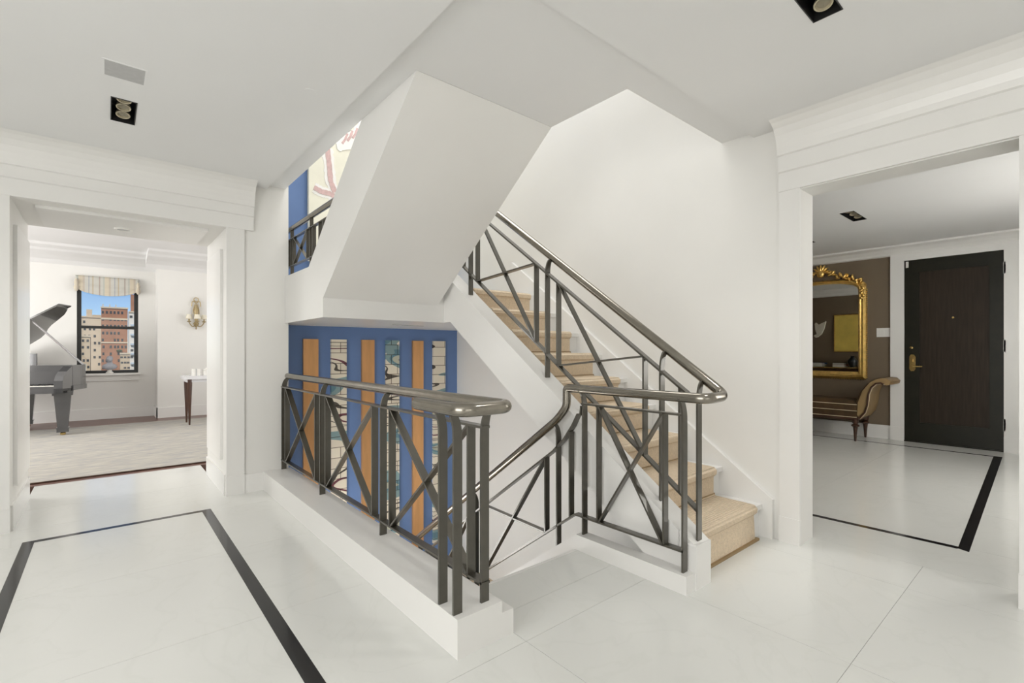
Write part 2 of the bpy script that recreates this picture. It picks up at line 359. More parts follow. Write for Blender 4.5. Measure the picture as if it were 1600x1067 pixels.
# raised panels lining the deep opening
def panel(x0, x1, y0, y1, z0, z1): obj('jamb_panel', box(x0, x1, y0, y1, z0, z1), TRIM, wl, bevel=.010)
panel(OX1-.02, OX1, YL+.13, 5.06, .26, 1.93); panel(OX0, OX0+.02, YL+.13, 5.06, .26, 1.93); panel(OX0+.1, OX1-.1, YL+.13, 5.06, 2.06, 2.08)
panel(OX1-.012, OX1, YL+.02, 5.16, .0, .16); panel(OX0, OX0+.012, YL+.02, 5.16, .0, .16)
wr = obj('wall_right', boxes([(XR, XR+.19, -4, OY0, 0, 2.62), (XR, XR+.19, OY1, YB+.1, ZLOW-.2, 5.3), (XR, XR+.19, OY0, OY1, 2.055, 2.62), (XR, XR+.19, -1, OY1, 2.62, 5.3)]), PLASTER, org=(XR, 1, 0), label='smooth white wall rising beside the carpeted stairs', cat='wall', kind='structure')
obj('wall_stair_end', box(1.0, XR, YB, YB+.12, ZLOW-.2, 5.3), BLUE, label='deep blue painted wall at the end of the stairwell', cat='wall', kind='structure')
obj('wall_upper_left', boxes([(-1.6, -1.5, -1, YB, ZU, 5.3), (-1.5, 1.0, YB, YB+.1, 2.9, 5.3), (-1.6, XR, -1.1, -1, ZU, 5.3)]), PLASTER, label='white walls enclosing the upper storey hall', cat='wall', kind='structure')
obj('wall_back', boxes([(-3.3, XR+.2, -4.1, -4, -.3, 2.6), (-3.3, -3.2, -4, YL, -.3, 2.6)]), PLASTER, label='white hall walls behind the viewer', cat='wall', kind='structure')
wv = obj('wall_vestibule', boxes([(XV, XV+.1, -.8, .565, 0, 2.6), (XV, XV+.1, 1.435, 3.9, 0, 2.6), (XV, XV+.1, .565, 1.435, 2.245, 2.6), (3.25, 3.262, 1.18, 3.9, .0, 2.44), (3.25, XV, 3.9, 4.0, 0, 2.6)]), BROWN, org=(XV, 1, 0), label='taupe brown vestibule walls around the gilt mirror', cat='wall', kind='structure')
obj('wall_vestibule_side', boxes([(3.25, XV+.1, -.9, -.8, 0, 2.6)]), PLASTER, label='white side wall of the vestibule', cat='wall', kind='structure')
WX0, WX1, WZ0, WZ1 = -.362, .421, .757, 2.335
obj('wall_living_back', boxes([(-3.5, WX0, 10.45, 10.65, 0, 2.8), (WX1, 4, 10.45, 10.65, 0, 2.8), (WX0, WX1, 10.45, 10.65, 0, WZ0), (WX0, WX1, 10.45, 10.65, WZ1, 2.8), (.658, 4, 10.0, 10.45, 0, 2.72)]), PLASTER, label='pale living room wall with a window and projecting pier', cat='wall', kind='structure')
obj('wall_living_sides', boxes([(-3.6, -3.5, 5.17, 10.6, 0, 2.8), (4, 4.1, 5.17, 10.6, 0, 2.8), (1.165, 4.1, 5.05, 5.17, 0, 2.9)]), PLASTER, label='white side walls of the living room', cat='wall', kind='structure')

# ------------------------------------------------------------------ trims: casings, crowns, baseboards
CR = [(0, 2.08), (.022, 2.08), (.022, 2.185), (.034, 2.192), (.034, 2.262), (.046, 2.268), (.05, 2.30), (.060, 2.335), (.076, 2.372), (.102, 2.405), (.135, 2.428), (.17, 2.441), (0, 2.441)]
t1 = thing('trim_1', 'white casing and stepped crown around the living room opening', 'trim', (OX1, YL, 0), kind='structure')
obj('crown', prism([(YL-d, z) for d, z in CR], 'x', -3.2, .90), TRIM, t1)
for s, (a, b) in enumerate(((OX1, .835), (-.58, OX0))):
    obj('casing', box(a, b, YL-.016, YL, .148, 2.08), TRIM, t1, bevel=.003)
    obj('plinth_block', box(a-.002, b+.002, YL-.022, YL, 0, .148), TRIM, t1, bevel=.003)
t2 = thing('trim_2', 'white casing and stepped crown around the vestibule opening', 'trim', (XR, OY1, 0), kind='structure')
obj('crown', prism([(XR-d, z-.02 if z < 2.2 else z) for d, z in CR], 'y', -4, 1.157), TRIM, t2)
for a, b in ((OY1, 1.157), (.06, OY0)):
    obj('casing', box(XR-.016, XR, a, b, .148, 2.06), TRIM, t2, bevel=.003)
    obj('plinth_block', box(XR-.022, XR, a-.002, b+.002, 0, .148), TRIM, t2, bevel=.003)
obj('baseboard_left', boxes([(.837, .972, YL-.016, YL, 0, .145), (-3.2, -.582, YL-.016, YL, 0, .145)]), TRIM, label='white baseboard beside the living room opening', cat='baseboard', kind='structure')
t3 = thing('trim_3', 'white casing and cornice framing the dark entrance door', 'trim', (XV, 1, 0), kind='structure')
for a, b in ((1.437, 1.575), (.415, .563)):
    obj('casing', box(XV-.03, XV, a, b, .17, 2.25), TRIM, t3, bevel=.004); obj('plinth_block', box(XV-.04, XV, a, b, 0, .17), TRIM, t3, bevel=.004)
obj('header', box(XV-.03, XV, .415, 1.575, 2.25, 2.36), TRIM, t3)
obj('crown', prism([(XV, 2.325), (XV-.03, 2.335), (XV-.05, 2.36), (XV-.10, 2.40), (XV-.16, 2.42), (XV-.16, 2.441), (XV, 2.441)], 'y', -.8, 3.9), TRIM, t3)
obj('crown', prism([(3.262, 2.30), (3.30, 2.31), (3.33, 2.36), (3.40, 2.41), (3.42, 2.441), (3.262, 2.441)], 'y', 1.2, 3.9), TRIM, t3)
obj('baseboard_vestibule', boxes([(XV-.022, XV, 1.577, 3.9, 0, .172), (XV-.022, XV, -.8, .413, 0, .172)]), TRIM, label='tall white baseboard under the brown vestibule wall', cat='baseboard', kind='structure')
obj('baseboard_living', boxes([(-3.5, .658, 10.43, 10.45, 0, .172), (.64, 4, 9.98, 10.0, 0, .172), (.638, .658, 9.98, 10.45, 0, .172)]), TRIM, label='white baseboard along the living room wall', cat='baseboard', kind='structure')
# curbs under the railings
c1 = obj('trim_4', prism([(.972, 0), (.972, .147), (1.180, .147), (1.180, .101), (1.237, .101), (1.237, -.3), (1.2, -.3), (1.2, 0)], 'y', 1.458, YL), STAIRW, label='long white curb under the nearer railing', cat='curb', kind='structure', bevel=.002)
c2 = obj('trim_5', prism([(1.168, 0), (1.168, .086), (1.845, .086), (3.7, .086-.725*1.855), (3.7, -1.65), (2.3, -.66), (1.835, -.3), (1.835, 0)], 'x', 2.028, 2.105), STAIRW, label='white curb that descends under the stair railing', cat='curb', kind='structure', bevel=.002)

# ------------------------------------------------------------------ ascending staircase
st = thing('staircase', 'white staircase climbing beside the tall wall under a beige runner', 'staircase', (2.6, Y0, 0))
for n in range(9):
    y = Y0+GO*n; z = .2+RISE*n
    zb = z-(.2 if n == 0 else RISE)
    obj('riser', box(2.24, 3.03, y, y+.02, zb, z-.03), STAIRW, st)
    if n < 8: obj('tread', box(2.24, 3.03, y-.022, y+GO+.005, z-.03, z), STAIRW, st, bevel=.006)
zs = lambda y: .225+.712*(y-1.2)
obj('stringer', prism([(1.172, 0), (1.172, .208), (3.40, zs(3.40)), (3.40, 1.356), (3.27, 1.356), (1.331, 0)], 'x', 2.110, 2.24), STAIRW, st, bevel=.002)
obj('stringer_cap', prism([(1.25, zs(1.25)+.003), (3.38, zs(3.38)+.003), (3.38, zs(3.38)-.088), (1.25, zs(1.25)-.088)], 'x', 2.098, 2.1115), STAIRW, st, bevel=.003)
obj('newel_block', prism([(2.103, 0), (2.243, 0), (2.243, .206), (2.108, .212), (2.103, .205)], 'y', 1.162, 1.21), STAIRW, st, bevel=.003)
obj('skirt_board', prism([(1.19, 0), (1.19, .235), (1.205, .246), (3.6, .246+.728*2.395), (3.6, 1.3), (1.6, 0)], 'x', 3.03, 3.06), TRIM, st, bevel=.003)
obj('soffit', prism([(1.40, 0), (1.45, .15), (3.30, 1.48), (3.37, 1.36), (3.27, 1.356), (1.40, .05)], 'x', 2.24, 3.03), STAIRW, st)
# carpet runner: one continuous ribbon over the steps
prof = [(Y0-.022, .004)]
for n in range(9):
    y = Y0+GO*n; z = .2+RISE*n
    prof += [(y-.014, z-.05), (y-.034, z-.03), (y-.036, z-.005), (y-.018, z+.012), (y+.02, z+.014)]
    if n < 8: prof += [(y+GO-.03, z+.014), (y+GO-.014, z+.022)]
    else: prof += [(y+.6, z+.014)]
rn = thing('stair_runner', 'beige ribbed carpet runner laid over the climbing stairs', 'carpet', (2.6, Y0, 0))
bm = NB(); xa, xb = 2.30, 2.93; n = len(prof)
inner = [(y+.012, z-.010) for y, z in prof]
prism(prof+inner[::-1], 'x', xa, xb, bm)
obj('pile', bm, CARPET, rn, smooth=True)
obj('binding', prism([(Y0-.034, 0), (Y0-.034, .014), (Y0-.012, .014), (Y0-.012, 0)], 'x', xa-.01, xb+.03), TANSILK, rn, label='tan binding strip along the bottom edge')
for n in range(1, 9):
    y = Y0+GO*n; z = .2+RISE*(n-1)
    obj('stair_rod', box(xa, xb+.01, y-.018, y-.008, z+.016, z+.026), TANSILK, rn)

# ------------------------------------------------------------------ upper flight with landing (comes back towards the viewer)
u2 = thing('upper_flight', 'white underside of the upper flight slanting across the stairwell', 'staircase', (1.6, 3.37, 1.355))
zt = lambda y: 1.738+.7625*(3.675-y)
zb_ = lambda y: 1.488+.7525*(3.367-y)
obj('parapet', prism([(YL-.003, 1.742), (3.675, 1.742), (2.062, zt(2.062)), (2.062, 2.4685), (3.367, 1.488), (3.367, 1.355), (YL-.003, 1.355)], 'x', 1.14, 1.27), STAIRW, u2)
obj('landing_curb', box(1.168, 1.27, YL-.003, YB-.002, 1.355, 1.742), STAIRW, u2)
obj('soffit', prism([(3.367, 1.488), (2.062, 2.4685), (2.062, 2.70), (3.367, 1.72)], 'x', 1.27, 2.05), STAIRW, u2)
obj('landing', boxes([(1.27, XR-.002, 3.367, YB-.002, 1.355, 1.633), (2.24, 3.03, 3.26, 3.37, 1.42, 1.633)]), STAIRW, u2)
for n in range(7):
    y = 3.367-.2175*n; z = 1.633+RISE*(n+1)
    if n < 6: obj('tread', box(1.27, 2.05, y-.2175, y+.02, z-.06, z), STAIRW, u2)
obj('air_slot', box(1.93, 2.23, 3.90, 3.925, 1.350, 1.3555), GRILLE, u2, label='thin air slot in the landing underside')

# ------------------------------------------------------------------ descending staircase
dn = thing('descending_staircase', 'white staircase descending between the two railings', 'staircase', (1.6, 1.835, -.3))
for n in range(6):
    y = 1.835+GO*n; z = -RISE*(n+1)
    obj('riser', box(1.24, 2.09, y, y+.02, z, z+RISE-.0), STAIRW, dn)
    obj('tread', box(1.24, 2.09, y, y+GO+.02, z-.04, z), CARPET, dn)
obj('soffit', prism([(1.835, -.3), (3.31, -1.45), (3.31, -1.12), (1.86, -.2)], 'x', 1.24, 2.09), STAIRW, dn)
obj('outer_stringer', prism([(1.46, -.3), (1.46, -.02), (1.85, .09), (3.5, -1.06), (3.5, -1.45)], 'x', 1.205, 1.236), STAIRW, dn)

# ------------------------------------------------------------------ railings
WX, TH = .038, .010
def bar(name, path, x, par, w=WX, t=TH): return obj(name, strip(path, x, w, t), BRONZE, par)
def post(y, z0, ztop, bend, x, par, name='post'):
    # upright flat bar whose head curves sideways to meet the offset handrail
    k = [(x, z0), (x, ztop-.13)]+[(x+bend*.042*(1-math.cos(a)), ztop-.10+.10*math.sin(a)) for a in [PI/2*i/8 for i in range(1, 9)]]
    L = []; Rr = []
    for i, p in enumerate(k):
        f = max(0, i-1)/9; hw_ = WX/2*(1-.25*f)
        L.append((p[0]-hw_, p[1]+(.012 if i == len(k)-1 and bend > 0 else 0))); Rr.append((p[0]+hw_, p[1]+(.012 if i == len(k)-1 and bend < 0 else 0)))
    return obj(name, prism(L+Rr[::-1], 'y', y-TH/2, y+TH/2), BRONZE, par)
def xpanel(ya, yb, zlo, zhi, x, par):
    bar('diagonal_bar', [(ya, zhi(ya)-.006), (yb, zlo(yb)+.006)], x, par)
    bar('diagonal_bar', [(ya, zlo(ya)+.006), (yb, zhi(yb)-.006)], x+.0005, par, WX-.004)
# nearer guard railing on the long curb
r1 = thing('guard_railing', 'bronze guard railing with crossed bars on the long white curb', 'railing', (1.125, 2.9, .147))
X1 = 1.125; H = .914; R = .025
lo = lambda y: .222; hi = lambda y: .826
hp = fillet([(1.16, YL, H), (1.16, 1.385, H), (.942, 1.385, H), (.942, 1.70, H)], .055, 8)
obj('handrail', tube(hp, R, 14), RAILM, r1, smooth=True, label='polished bronze tube handrail with a hooked end')
bar('middle_rail', [(YL, .826), (1.49, .826)], X1, r1); bar('bottom_rail', [(YL, .222), (1.49, .222)], X1, r1)
for y, b in ((4.262, 1), (3.335, 1), (2.395, 1), (1.50, 1)): post(y, .147, H-.012, b, X1, r1)
post(1.595, .147, H-.012, -1, .995, r1); post(1.494, .147, H-.012, -1, .995, r1)
pk = [4.165, 3.44, 3.23, 2.50, 2.29, 1.59]
for y in pk: bar('picket', [(y, .222), (y, .826)], X1, r1)
for a, b in ((4.155, 3.45), (3.22, 2.51), (2.28, 1.60)): xpanel(a, b, lo, hi, X1, r1)
# railing of the stairs: level stretch, descending stretch and ascending stretch joined by one handrail
r2 = thing('stair_railing', 'bronze stair railing running down and up beside the stairs', 'railing', (2.12, 1.8, .086))
X2, X3 = 2.072, 2.17
zD = lambda y: .259+.7145*(2.642-y)
zH = lambda y: .966+.715*(y-1.148)
zM = lambda y: .92+.723*(y-1.247)
zB = lambda y: .365+.725*(y-1.197)
XA, XB, H2 = 2.04, 2.21, .908
path = fillet([(XA, 3.72, zD(3.72)), (XA, 2.0, zD(2.0)), (XA, 1.926, .80), (XA, 1.926, H2-.045)], .09, 8)
path += fillet([(XA, 1.926, H2-.04), (XA, 1.926, H2), (XA, 1.88, H2)], .03, 6)
path += fillet([(XA, 1.80, H2), (XA, 1.075, H2), (XB, 1.075, H2+.004), (XB, 1.155, zH(1.155)), (XB, 1.40, zH(1.40))], .05, 7)
path += [Vector((XB, 2.2, zH(2.2))), Vector((XB, 3.5, zH(3.5)))]
obj('handrail', tube(path, R-.001, 14), RAILM, r2, smooth=True, label='dark bronze tube handrail bending from level to slope')
# level stretch
lo2 = lambda y: .184; hi2 = lambda y: .822
bar('middle_rail', [(1.83, .822), (1.205, .822)], X2, r2); bar('bottom_rail', [(1.88, .184), (1.20, .184)], X2, r2)
post(1.203, .086, H2-.012, -1, X2, r2); post(1.818, .086, H2-.012, -1, X2, r2)
for y in (1.304, 1.714): bar('picket', [(y, .184), (y, .822)], X2, r2)
xpanel(1.704, 1.314, lo2, hi2, X2, r2)
# descending stretch
zDm = lambda y: zD(y)-.158
zDb = lambda y: .184-.728*(y-1.885)
bar('middle_rail', [(3.7, zDm(3.7)), (2.06, zDm(2.06)), (1.97, zDm(2.0)+.04), (1.90, zDm(1.90)+.06), (1.86, zDm(1.86)+.10), (1.838, .76), (1.832, .81)], X2, r2)
bar('bottom_rail', [(3.7, zDb(3.7)), (1.88, .184)], X2, r2)
for y in (2.023, 2.86, 3.68): post(y, .086-.725*(y-1.845), zD(y)-.012, -1, X2, r2)
for y in (1.919, 2.124, 2.76, 2.96, 3.58): bar('picket', [(y, zDb(y)), (y, zDm(y)+(.035 if y < 2 else 0))], X2, r2)
xpanel(2.134, 2.75, zDb, zDm, X2, r2); xpanel(2.97, 3.57, zDb, zDm, X2, r2)
# ascending stretch
bar('middle_rail', [(1.19, zM(1.19)), (3.5, zM(3.5))], X3, r2); bar('bottom_rail', [(1.185, zB(1.185)), (3.5, zB(3.5))], X3, r2)
for y in (1.184, 1.385, 2.218, 3.07): post(y, max(.21, zs(y)+.002), zH(y)-.012, 1, X3, r2)
for y in (1.278, 1.485, 2.118, 2.322, 2.978, 3.17): bar('picket', [(y, zB(y)), (y, zM(y))], X3, r2)
xpanel(1.495, 2.108, zB, zM, X3, r2); xpanel(2.332, 2.968, zB, zM, X3, r2)
# short guard on the half landing, ending in the parapet
r4 = thing('landing_railing', 'small bronze railing at the half landing before the blue wall', 'railing', (1.2, 4.0, 1.742))
xg = 1.2
obj('handrail', tube([(xg, 4.56, 2.155), (xg, 3.20, 2.155)], .021, 10), RAILM, r4, smooth=True)
def gbar(name, path, w=.028, t=.007): return bar(name, path, xg, r4, w, t)
gbar('middle_rail', [(4.56, 2.066), (3.25, 2.066)]); gbar('bottom_rail', [(4.56, 1.838), (3.58, 1.838)])
for y in (4.30, 3.80): gbar('post', [(y, 1.735), (y, 2.145)])
for y in (4.24, 4.36, 3.88, 3.74, 3.60, 3.52): gbar('picket', [(y, max(1.838, zt(y)-.02)), (y, 2.066)])
for a, b in (((4.23, 2.062), (3.89, 1.842)), ((4.23, 1.842), (3.89, 2.062)), ((4.54, 2.062), (4.37, 1.842))): gbar('diagonal_bar', [a, b], .024)

# ------------------------------------------------------------------ strips on the blue wall, picture above
sx = [1.372, 1.506, 1.624, 1.772, 1.925, 2.055, 2.179, 2.327, 2.484, 2.61, 2.733, 2.886]
where = ['nearest the left edge of the blue wall', 'in the middle of the blue wall', 'third copper strip towards the stairs']
for i in range(6):
    x0, x1 = sx[2*i], sx[2*i+1]; ztop = 1.233
    bm = box(x0, x1, YB-.03, YB-.002, -.98, ztop)
    if i % 2 == 0:
        obj('copper_strip', bm, COPPER, label=['shiny copper strip with reflections nearest the left edge of the blue wall', 'plain copper strip in the middle between two patterned strips', 'copper strip nearest the stairs on the blue wall'][i//2], cat='wall art', group='copper strips on the blue wall', bevel=.002)
    else:
        obj('patterned_strip', bm, collage('patchwork_print_%d' % i, 1.7*i+.35), label=['cream and blue patterned strip between the first two copper strips', 'cream patterned strip between the middle and last copper strips', 'patterned strip with a maroon band at the right end of the blue wall'][i//2], cat='wall art', group='patterned strips on the blue wall', bevel=.002)
ar = thing('painting', 'cream canvas with pink and white brush strokes on the upper blue wall', 'painting', (2.15, YB-.04, 2.0))
obj('canvas', box(1.414, 2.9, YB-.045, YB-.002, 1.95, 3.95), CREAMART, ar, bevel=.003)
NST = [0]
def stroke(pts, wd, m, d):
    NST[0] += 1; d += .0004*NST[0]
    bm = NB(); L = []; Rr = []
    ps = [Vector(p) for p in pts]; fine = []
    for a, b in zip(ps, ps[1:]):
        for k in range(6): fine.append(a.lerp(b, k/6))
    fine.append(ps[-1])
    for i, p in enumerate(fine):
        dd = (fine[min(i+1, len(fine)-1)]-fine[max(i-1, 0)]).normalized(); nn = Vector((-dd.y, dd.x)); j = wd*(.85+.3*random.random())
        L.append(p+nn*j/2); Rr.append(p-nn*j/2)
    prism([tuple(v) for v in L+Rr[::-1]], 'y', YB-.0455-d, YB-.044, bm)
    obj('brush_stroke', bm, m, ar)
for wd, m, d in ((.105, WHITEP, .002), (.045, PINK, .005)):
    stroke([(1.46, 2.625), (1.53, 2.60), (1.60, 2.60), (1.68, 2.57)], wd, m, d)
    stroke([(1.58, 3.02), (1.60, 2.85), (1.61, 2.72), (1.65, 2.62)], wd, m, d)
for k in range(5):
    x = 1.72+.05*k
    stroke([(x, 3.10+.04*k), (x+.03, 3.15+.04*k), (x+.05, 3.21+.04*k)], .022, PINK, .006)
stroke([(1.66, 3.10), (1.76, 3.12), (1.90, 3.24), (2.0, 3.40)], .15, WHITEP, .002); stroke([(1.9, 2.4), (2.1, 2.7), (2.5, 2.9)], .08, PINK, .004)

# ------------------------------------------------------------------ recessed ceiling lights and ceiling plates
def downlight(name, r, ax, label, nl=3):
    x0, x1, y0, y1 = r; t = thing(name, label, 'ceiling light', ((x0+x1)/2, (y0+y1)/2, ZC-.004)); h = .09
    bm = NB(); g = .004
    for q in ((x0, x0+g, y0, y1, ZC-.003, ZC+h), (x1-g, x1, y0, y1, ZC-.003, ZC+h), (x0+g, x1-g, y0, y0+g, ZC-.003, ZC+h), (x0+g, x1-g, y1-g, y1, ZC-.003, ZC+h), (x0+g, x1-g, y0+g, y1-g, ZC+h-g, ZC+h)): abox(bm, *q)
    obj('housing', bm, BLACKP, t)
    L = (y1-y0) if ax == 'y' else (x1-x0)
    for k in range(nl):
        f = (k+.5)/nl
        c = ((x0+x1)/2, y0+L*f, ZC+.028) if ax == 'y' else (x0+L*f, (y0+y1)/2, ZC+.028)
        q = (0, -.25, -1) if ax == 'y' else (-.25, -.1, -1)
        o = obj('lamp', lathe([(.014, -.022), (.030, -.008), (.033, .004), (.033, .009), (.027, .009), (.025, .002), (.0, .0)], c, 20, axis=q), LAMPR, t, smooth=True, label='gimbal lamp ring')
        obj('lens', lathe([(.0, .002), (.024, .002), (.020, .004), (.0, .006)], c, 16, axis=q), LENS, o, smooth=True)
downlight('recessed_light', DL[0], 'y', 'triple recessed black ceiling light near the living room opening')
downlight('recessed_light', DL[1], 'x', 'recessed black ceiling light above the right side of the hall')
downlight('recessed_light', DV[0], 'x', 'black recessed ceiling light in the vestibule before the door')
downlight('recessed_light', DV[1], 'x', 'black recessed vestibule light mostly hidden by the white casing')
sp = thing('ceiling_grille', 'flat grey grille plate beside the triple recessed light', 'ceiling grille', (.068, 2.92, ZC))
obj('frame', boxes([(-.016, .152, 2.836, 2.846, ZC-.0015, ZC), (-.016, .152, 3.002, 3.012, ZC-.0015, ZC), (-.016, -.006, 2.846, 3.002, ZC-.0015, ZC), (.142, .152, 2.846, 3.002, ZC-.0015, ZC)]), CEIL, sp)
obj('mesh_plate', box(-.006, .142, 2.846, 3.002, ZC-.001, ZC), GRILLE, sp)
sd = thing('sprinkler_cover', 'tiny round white cover on the ceiling by the stairwell', 'ceiling fitting', (.795, 2.536, ZC-.006))
obj('disc', lathe([(.034, 0), (.033, -.0015), (.0, -.002)], (.795, 2.536, ZC), 24), CEIL, sd, smooth=True)
pl = thing('round_downlight', 'small round downlight in the top of the panelled opening', 'ceiling light', (.102, 4.76, 2.06))
obj('trim_ring', lathe([(.058, .008), (.056, .0), (.045, -.002), (.042, .004), (.042, .008)], (.102, 4.76, 2.052), 28), PLATE, pl, smooth=True)
obj('lens', lathe([(.0, 0), (.042, 0), (.042, .003), (.0, .003)], (.102, 4.76, 2.0545), 20), GRILLE, pl)
light('round_downlight_lamp', 'SPOT', (.102, 4.76, 2.045), 14, (0, 0, 0), .04, (1, .95, .85), math.radians(120), .8)
for (x, y) in ((5.58, 1.44), (6.33, 2.14)): light('recessed_vestibule_lamp', 'SPOT', (x, y, ZC-.02), 9, (0, math.radians(18), 0), .04, (1, .93, .82), math.radians(95), .8)

# ------------------------------------------------------------------ entrance door
d1 = thing('door_1', 'dark entrance door with a walnut panel and brass lever', 'door', (XV, 1.0, 0), kind='structure')
Ya, Yb_, Zt = .563, 1.437, 2.247
obj('leaf_frame', boxes([(XV-.01, XV+.05, Ya, .678, .012, Zt), (XV-.01, XV+.05, 1.292, Yb_, .012, Zt), (XV-.01, XV+.05, .678, 1.292, .012, .245), (XV-.01, XV+.05, .678, 1.292, 2.095, Zt)]), DOORF, d1)
obj('panel', box(XV, XV+.04, .678, 1.292, .245, 2.095), DOORP, d1, label='vertical grained walnut panel')
obj('threshold', box(XV-.03, XV+.05, Ya, Yb_, 0, .012), DOORF, d1)
hd = obj('lock_plate', prism([(1.387, .90), (1.372, .875), (1.342, .875), (1.327, .90), (1.327, 1.055), (1.342, 1.08), (1.372, 1.08), (1.387, 1.055)], 'x', XV-.022, XV-.01), BRASS, d1, bevel=.002, label='brass lock plate')
obj('lever', tube(fillet([(XV-.02, 1.357, .935), (XV-.06, 1.357, .935), (XV-.06, 1.255, .935)], .012), .009, 10), BRASS, hd, smooth=True)
obj('thumb_turn', box(XV-.04, XV-.02, 1.351, 1.363, .99, 1.025), BRASS, hd, bevel=.002)
obj('key_cylinder', lathe([(.016, 0), (.016, .01), (.0, .012)], (XV-.01, 1.368, 1.165), 16, axis=(-1, 0, 0)), BRASS, d1, smooth=True)
obj('peephole', lathe([(.012, 0), (.011, .008), (.0, .008)], (XV, .985, 1.52), 14, axis=(-1, 0, 0)), BRASS, d1, smooth=True)
for z in (2.05, 1.18, .30): obj('hinge', box(XV-.03, XV-.008, .548, .566, z-.065, z+.065), PLATE, d1, bevel=.003)
obj('door_sensor', box(XV-.03, XV-.01, 1.395, 1.42, 2.16, 2.235), PLATE, thing('alarm_sensor', 'small white alarm sensor at the top of the dark door', 'sensor', (XV-.02, 1.41, 2.16)), bevel=.004)
sw = thing('switch_plate', 'white switch plate on the brown wall beside the mirror', 'switch', (XV-.01, 1.64, 1.31))
obj('plate', box(XV-.008, XV, 1.582, 1.722, 1.305, 1.42), PLATE, sw, bevel=.003)
for k in range(3): obj('rocker', box(XV-.013, XV-.008, 1.598+.042*k, 1.626+.042*k, 1.33, 1.395), PLATE, sw, bevel=.002)
ol = thing('wall_outlet', 'white outlet on the baseboard under the bench', 'outlet', (XV-.03, 2.2, .07))
obj('plate', box(XV-.028, XV-.022, 2.20, 2.32, .055, .13), PLATE, ol, bevel=.003)
for y in (2.235, 2.285): obj('socket', box(XV-.031, XV-.028, y-.016, y+.016, .075, .11), TRIM, ol, bevel=.002)

# ------------------------------------------------------------------ gilt mirror
mi = thing('wall_mirror', 'tall gilt mirror with a carved crest on the brown wall', 'mirror', (XV-.03, 2.345, .735))
cy = 2.345; hw = .525
def arch(hwid, zside, rise, n=24):
    return [(cy+hwid*math.cos(a)*1.0, zside+rise*math.sin(a)**.8) for a in [PI*i/n for i in range(n+1)]]
def frame_poly(hwid, z0, zs_, rise):
    a = []
    for i in range(25):
        t = PI*i/24; a.append((cy-hwid*math.cos(t), zs_+rise*min(1, math.sin(t)**.55)))
    return [(cy-hwid, z0)]+a+[(cy+hwid, z0)]
outer = frame_poly(hw-.01, .75, 1.965, .135); inn = frame_poly(.425, .85, 1.90, .145)
bm = NB(); prof_d = [(0., .0), (.015, .035), (.3, .06), (.55, .048), (.7, .055), (.9, .028), (1., .012)]
rings = []
for f, d in prof_d: rings.append([bm.verts.new((XV-d, o[0]+(i_[0]-o[0])*f, o[1]+(i_[1]-o[1])*f)) for o, i_ in zip(outer, inn)])
n = len(outer)
for A, B in zip(rings, rings[1:]):
    for k in range(n): bm.faces.new((A[k], A[(k+1) % n], B[(k+1) % n], B[k]))
obj('frame', bm, GOLD, mi, smooth=True, label='moulded gold frame')
obj('glass', prism(frame_poly(.43, .845, 1.90, .15), 'x', XV-.014, XV-.006), MIRR, mi, label='silvered glass')
bm = NB()
for k in range(44):
    z = .78+k*.0268
    for s in (-1, 1): ball((XV-.02, cy+s*(hw-.006), z), .0105, bm, 6, 4)
for k in range(36): ball((XV-.02, cy-hw+.03+k*.0285, .752), .011, bm, 6, 4)
obj('bead_edging', bm, GOLD, mi, smooth=True, kind='stuff')
# carved crest: leaves and scrolls around a shell
bm = NB()
def leaf(c, ang, L, wd, bm):
    q = Matrix.Translation((XV-.055, c[0], c[1])) @ Matrix.Rotation(ang, 4, 'X')
    bmesh.ops.create_uvsphere(bm, u_segments=8, v_segments=6, radius=1, matrix=q @ Matrix.Diagonal((.028, L, wd, 1)))
for k in range(7):
    a = PI*(k+.5)/7; leaf((cy+.055*math.cos(a), 2.20+.06*math.sin(a)), a, .06, .016, bm)
ball((XV-.06, cy, 2.19), (.035, .05, .05), bm)
for s in (-1, 1):
    for k in range(9):
        t = k/8; yy = cy+s*(.10+.36*t); zz = 2.19-.125*t+.02*math.sin(k*2.4)
        leaf((yy, zz), s*(-.35+1.3*math.sin(k*1.9)), .042-.016*t, .018, bm); leaf((yy+s*.01, zz-.025), s*(.5-k*.3), .03, .014, bm)
    sp_ = [(XV-.05, cy+s*(.13+.035*(1-i/16)*math.cos(i*.75)), 2.185+.035*(1-i/16)*math.sin(i*.75)) for i in range(14)]
    tube(sp_, .009, 6, bm)
    sp_ = [(XV-.05, cy+s*(.30+.028*(1-i/16)*math.cos(i*.75)), 2.135+.028*(1-i/16)*math.sin(i*.75)) for i in range(14)]
    tube(sp_, .008, 6, bm)
obj('crest', bm, GOLD, mi, smooth=True, label='carved shell and leaf crest')
for s in (-1, 1):
    bm = NB()
    for k in range(6): leaf((cy+s*(hw-.045+.012*math.sin(k*2)), 1.99-.033*k), 1.2*math.sin(k*1.7), .036-.003*k, .02, bm)
    obj('corner_ornament', bm, GOLD, mi, smooth=True)

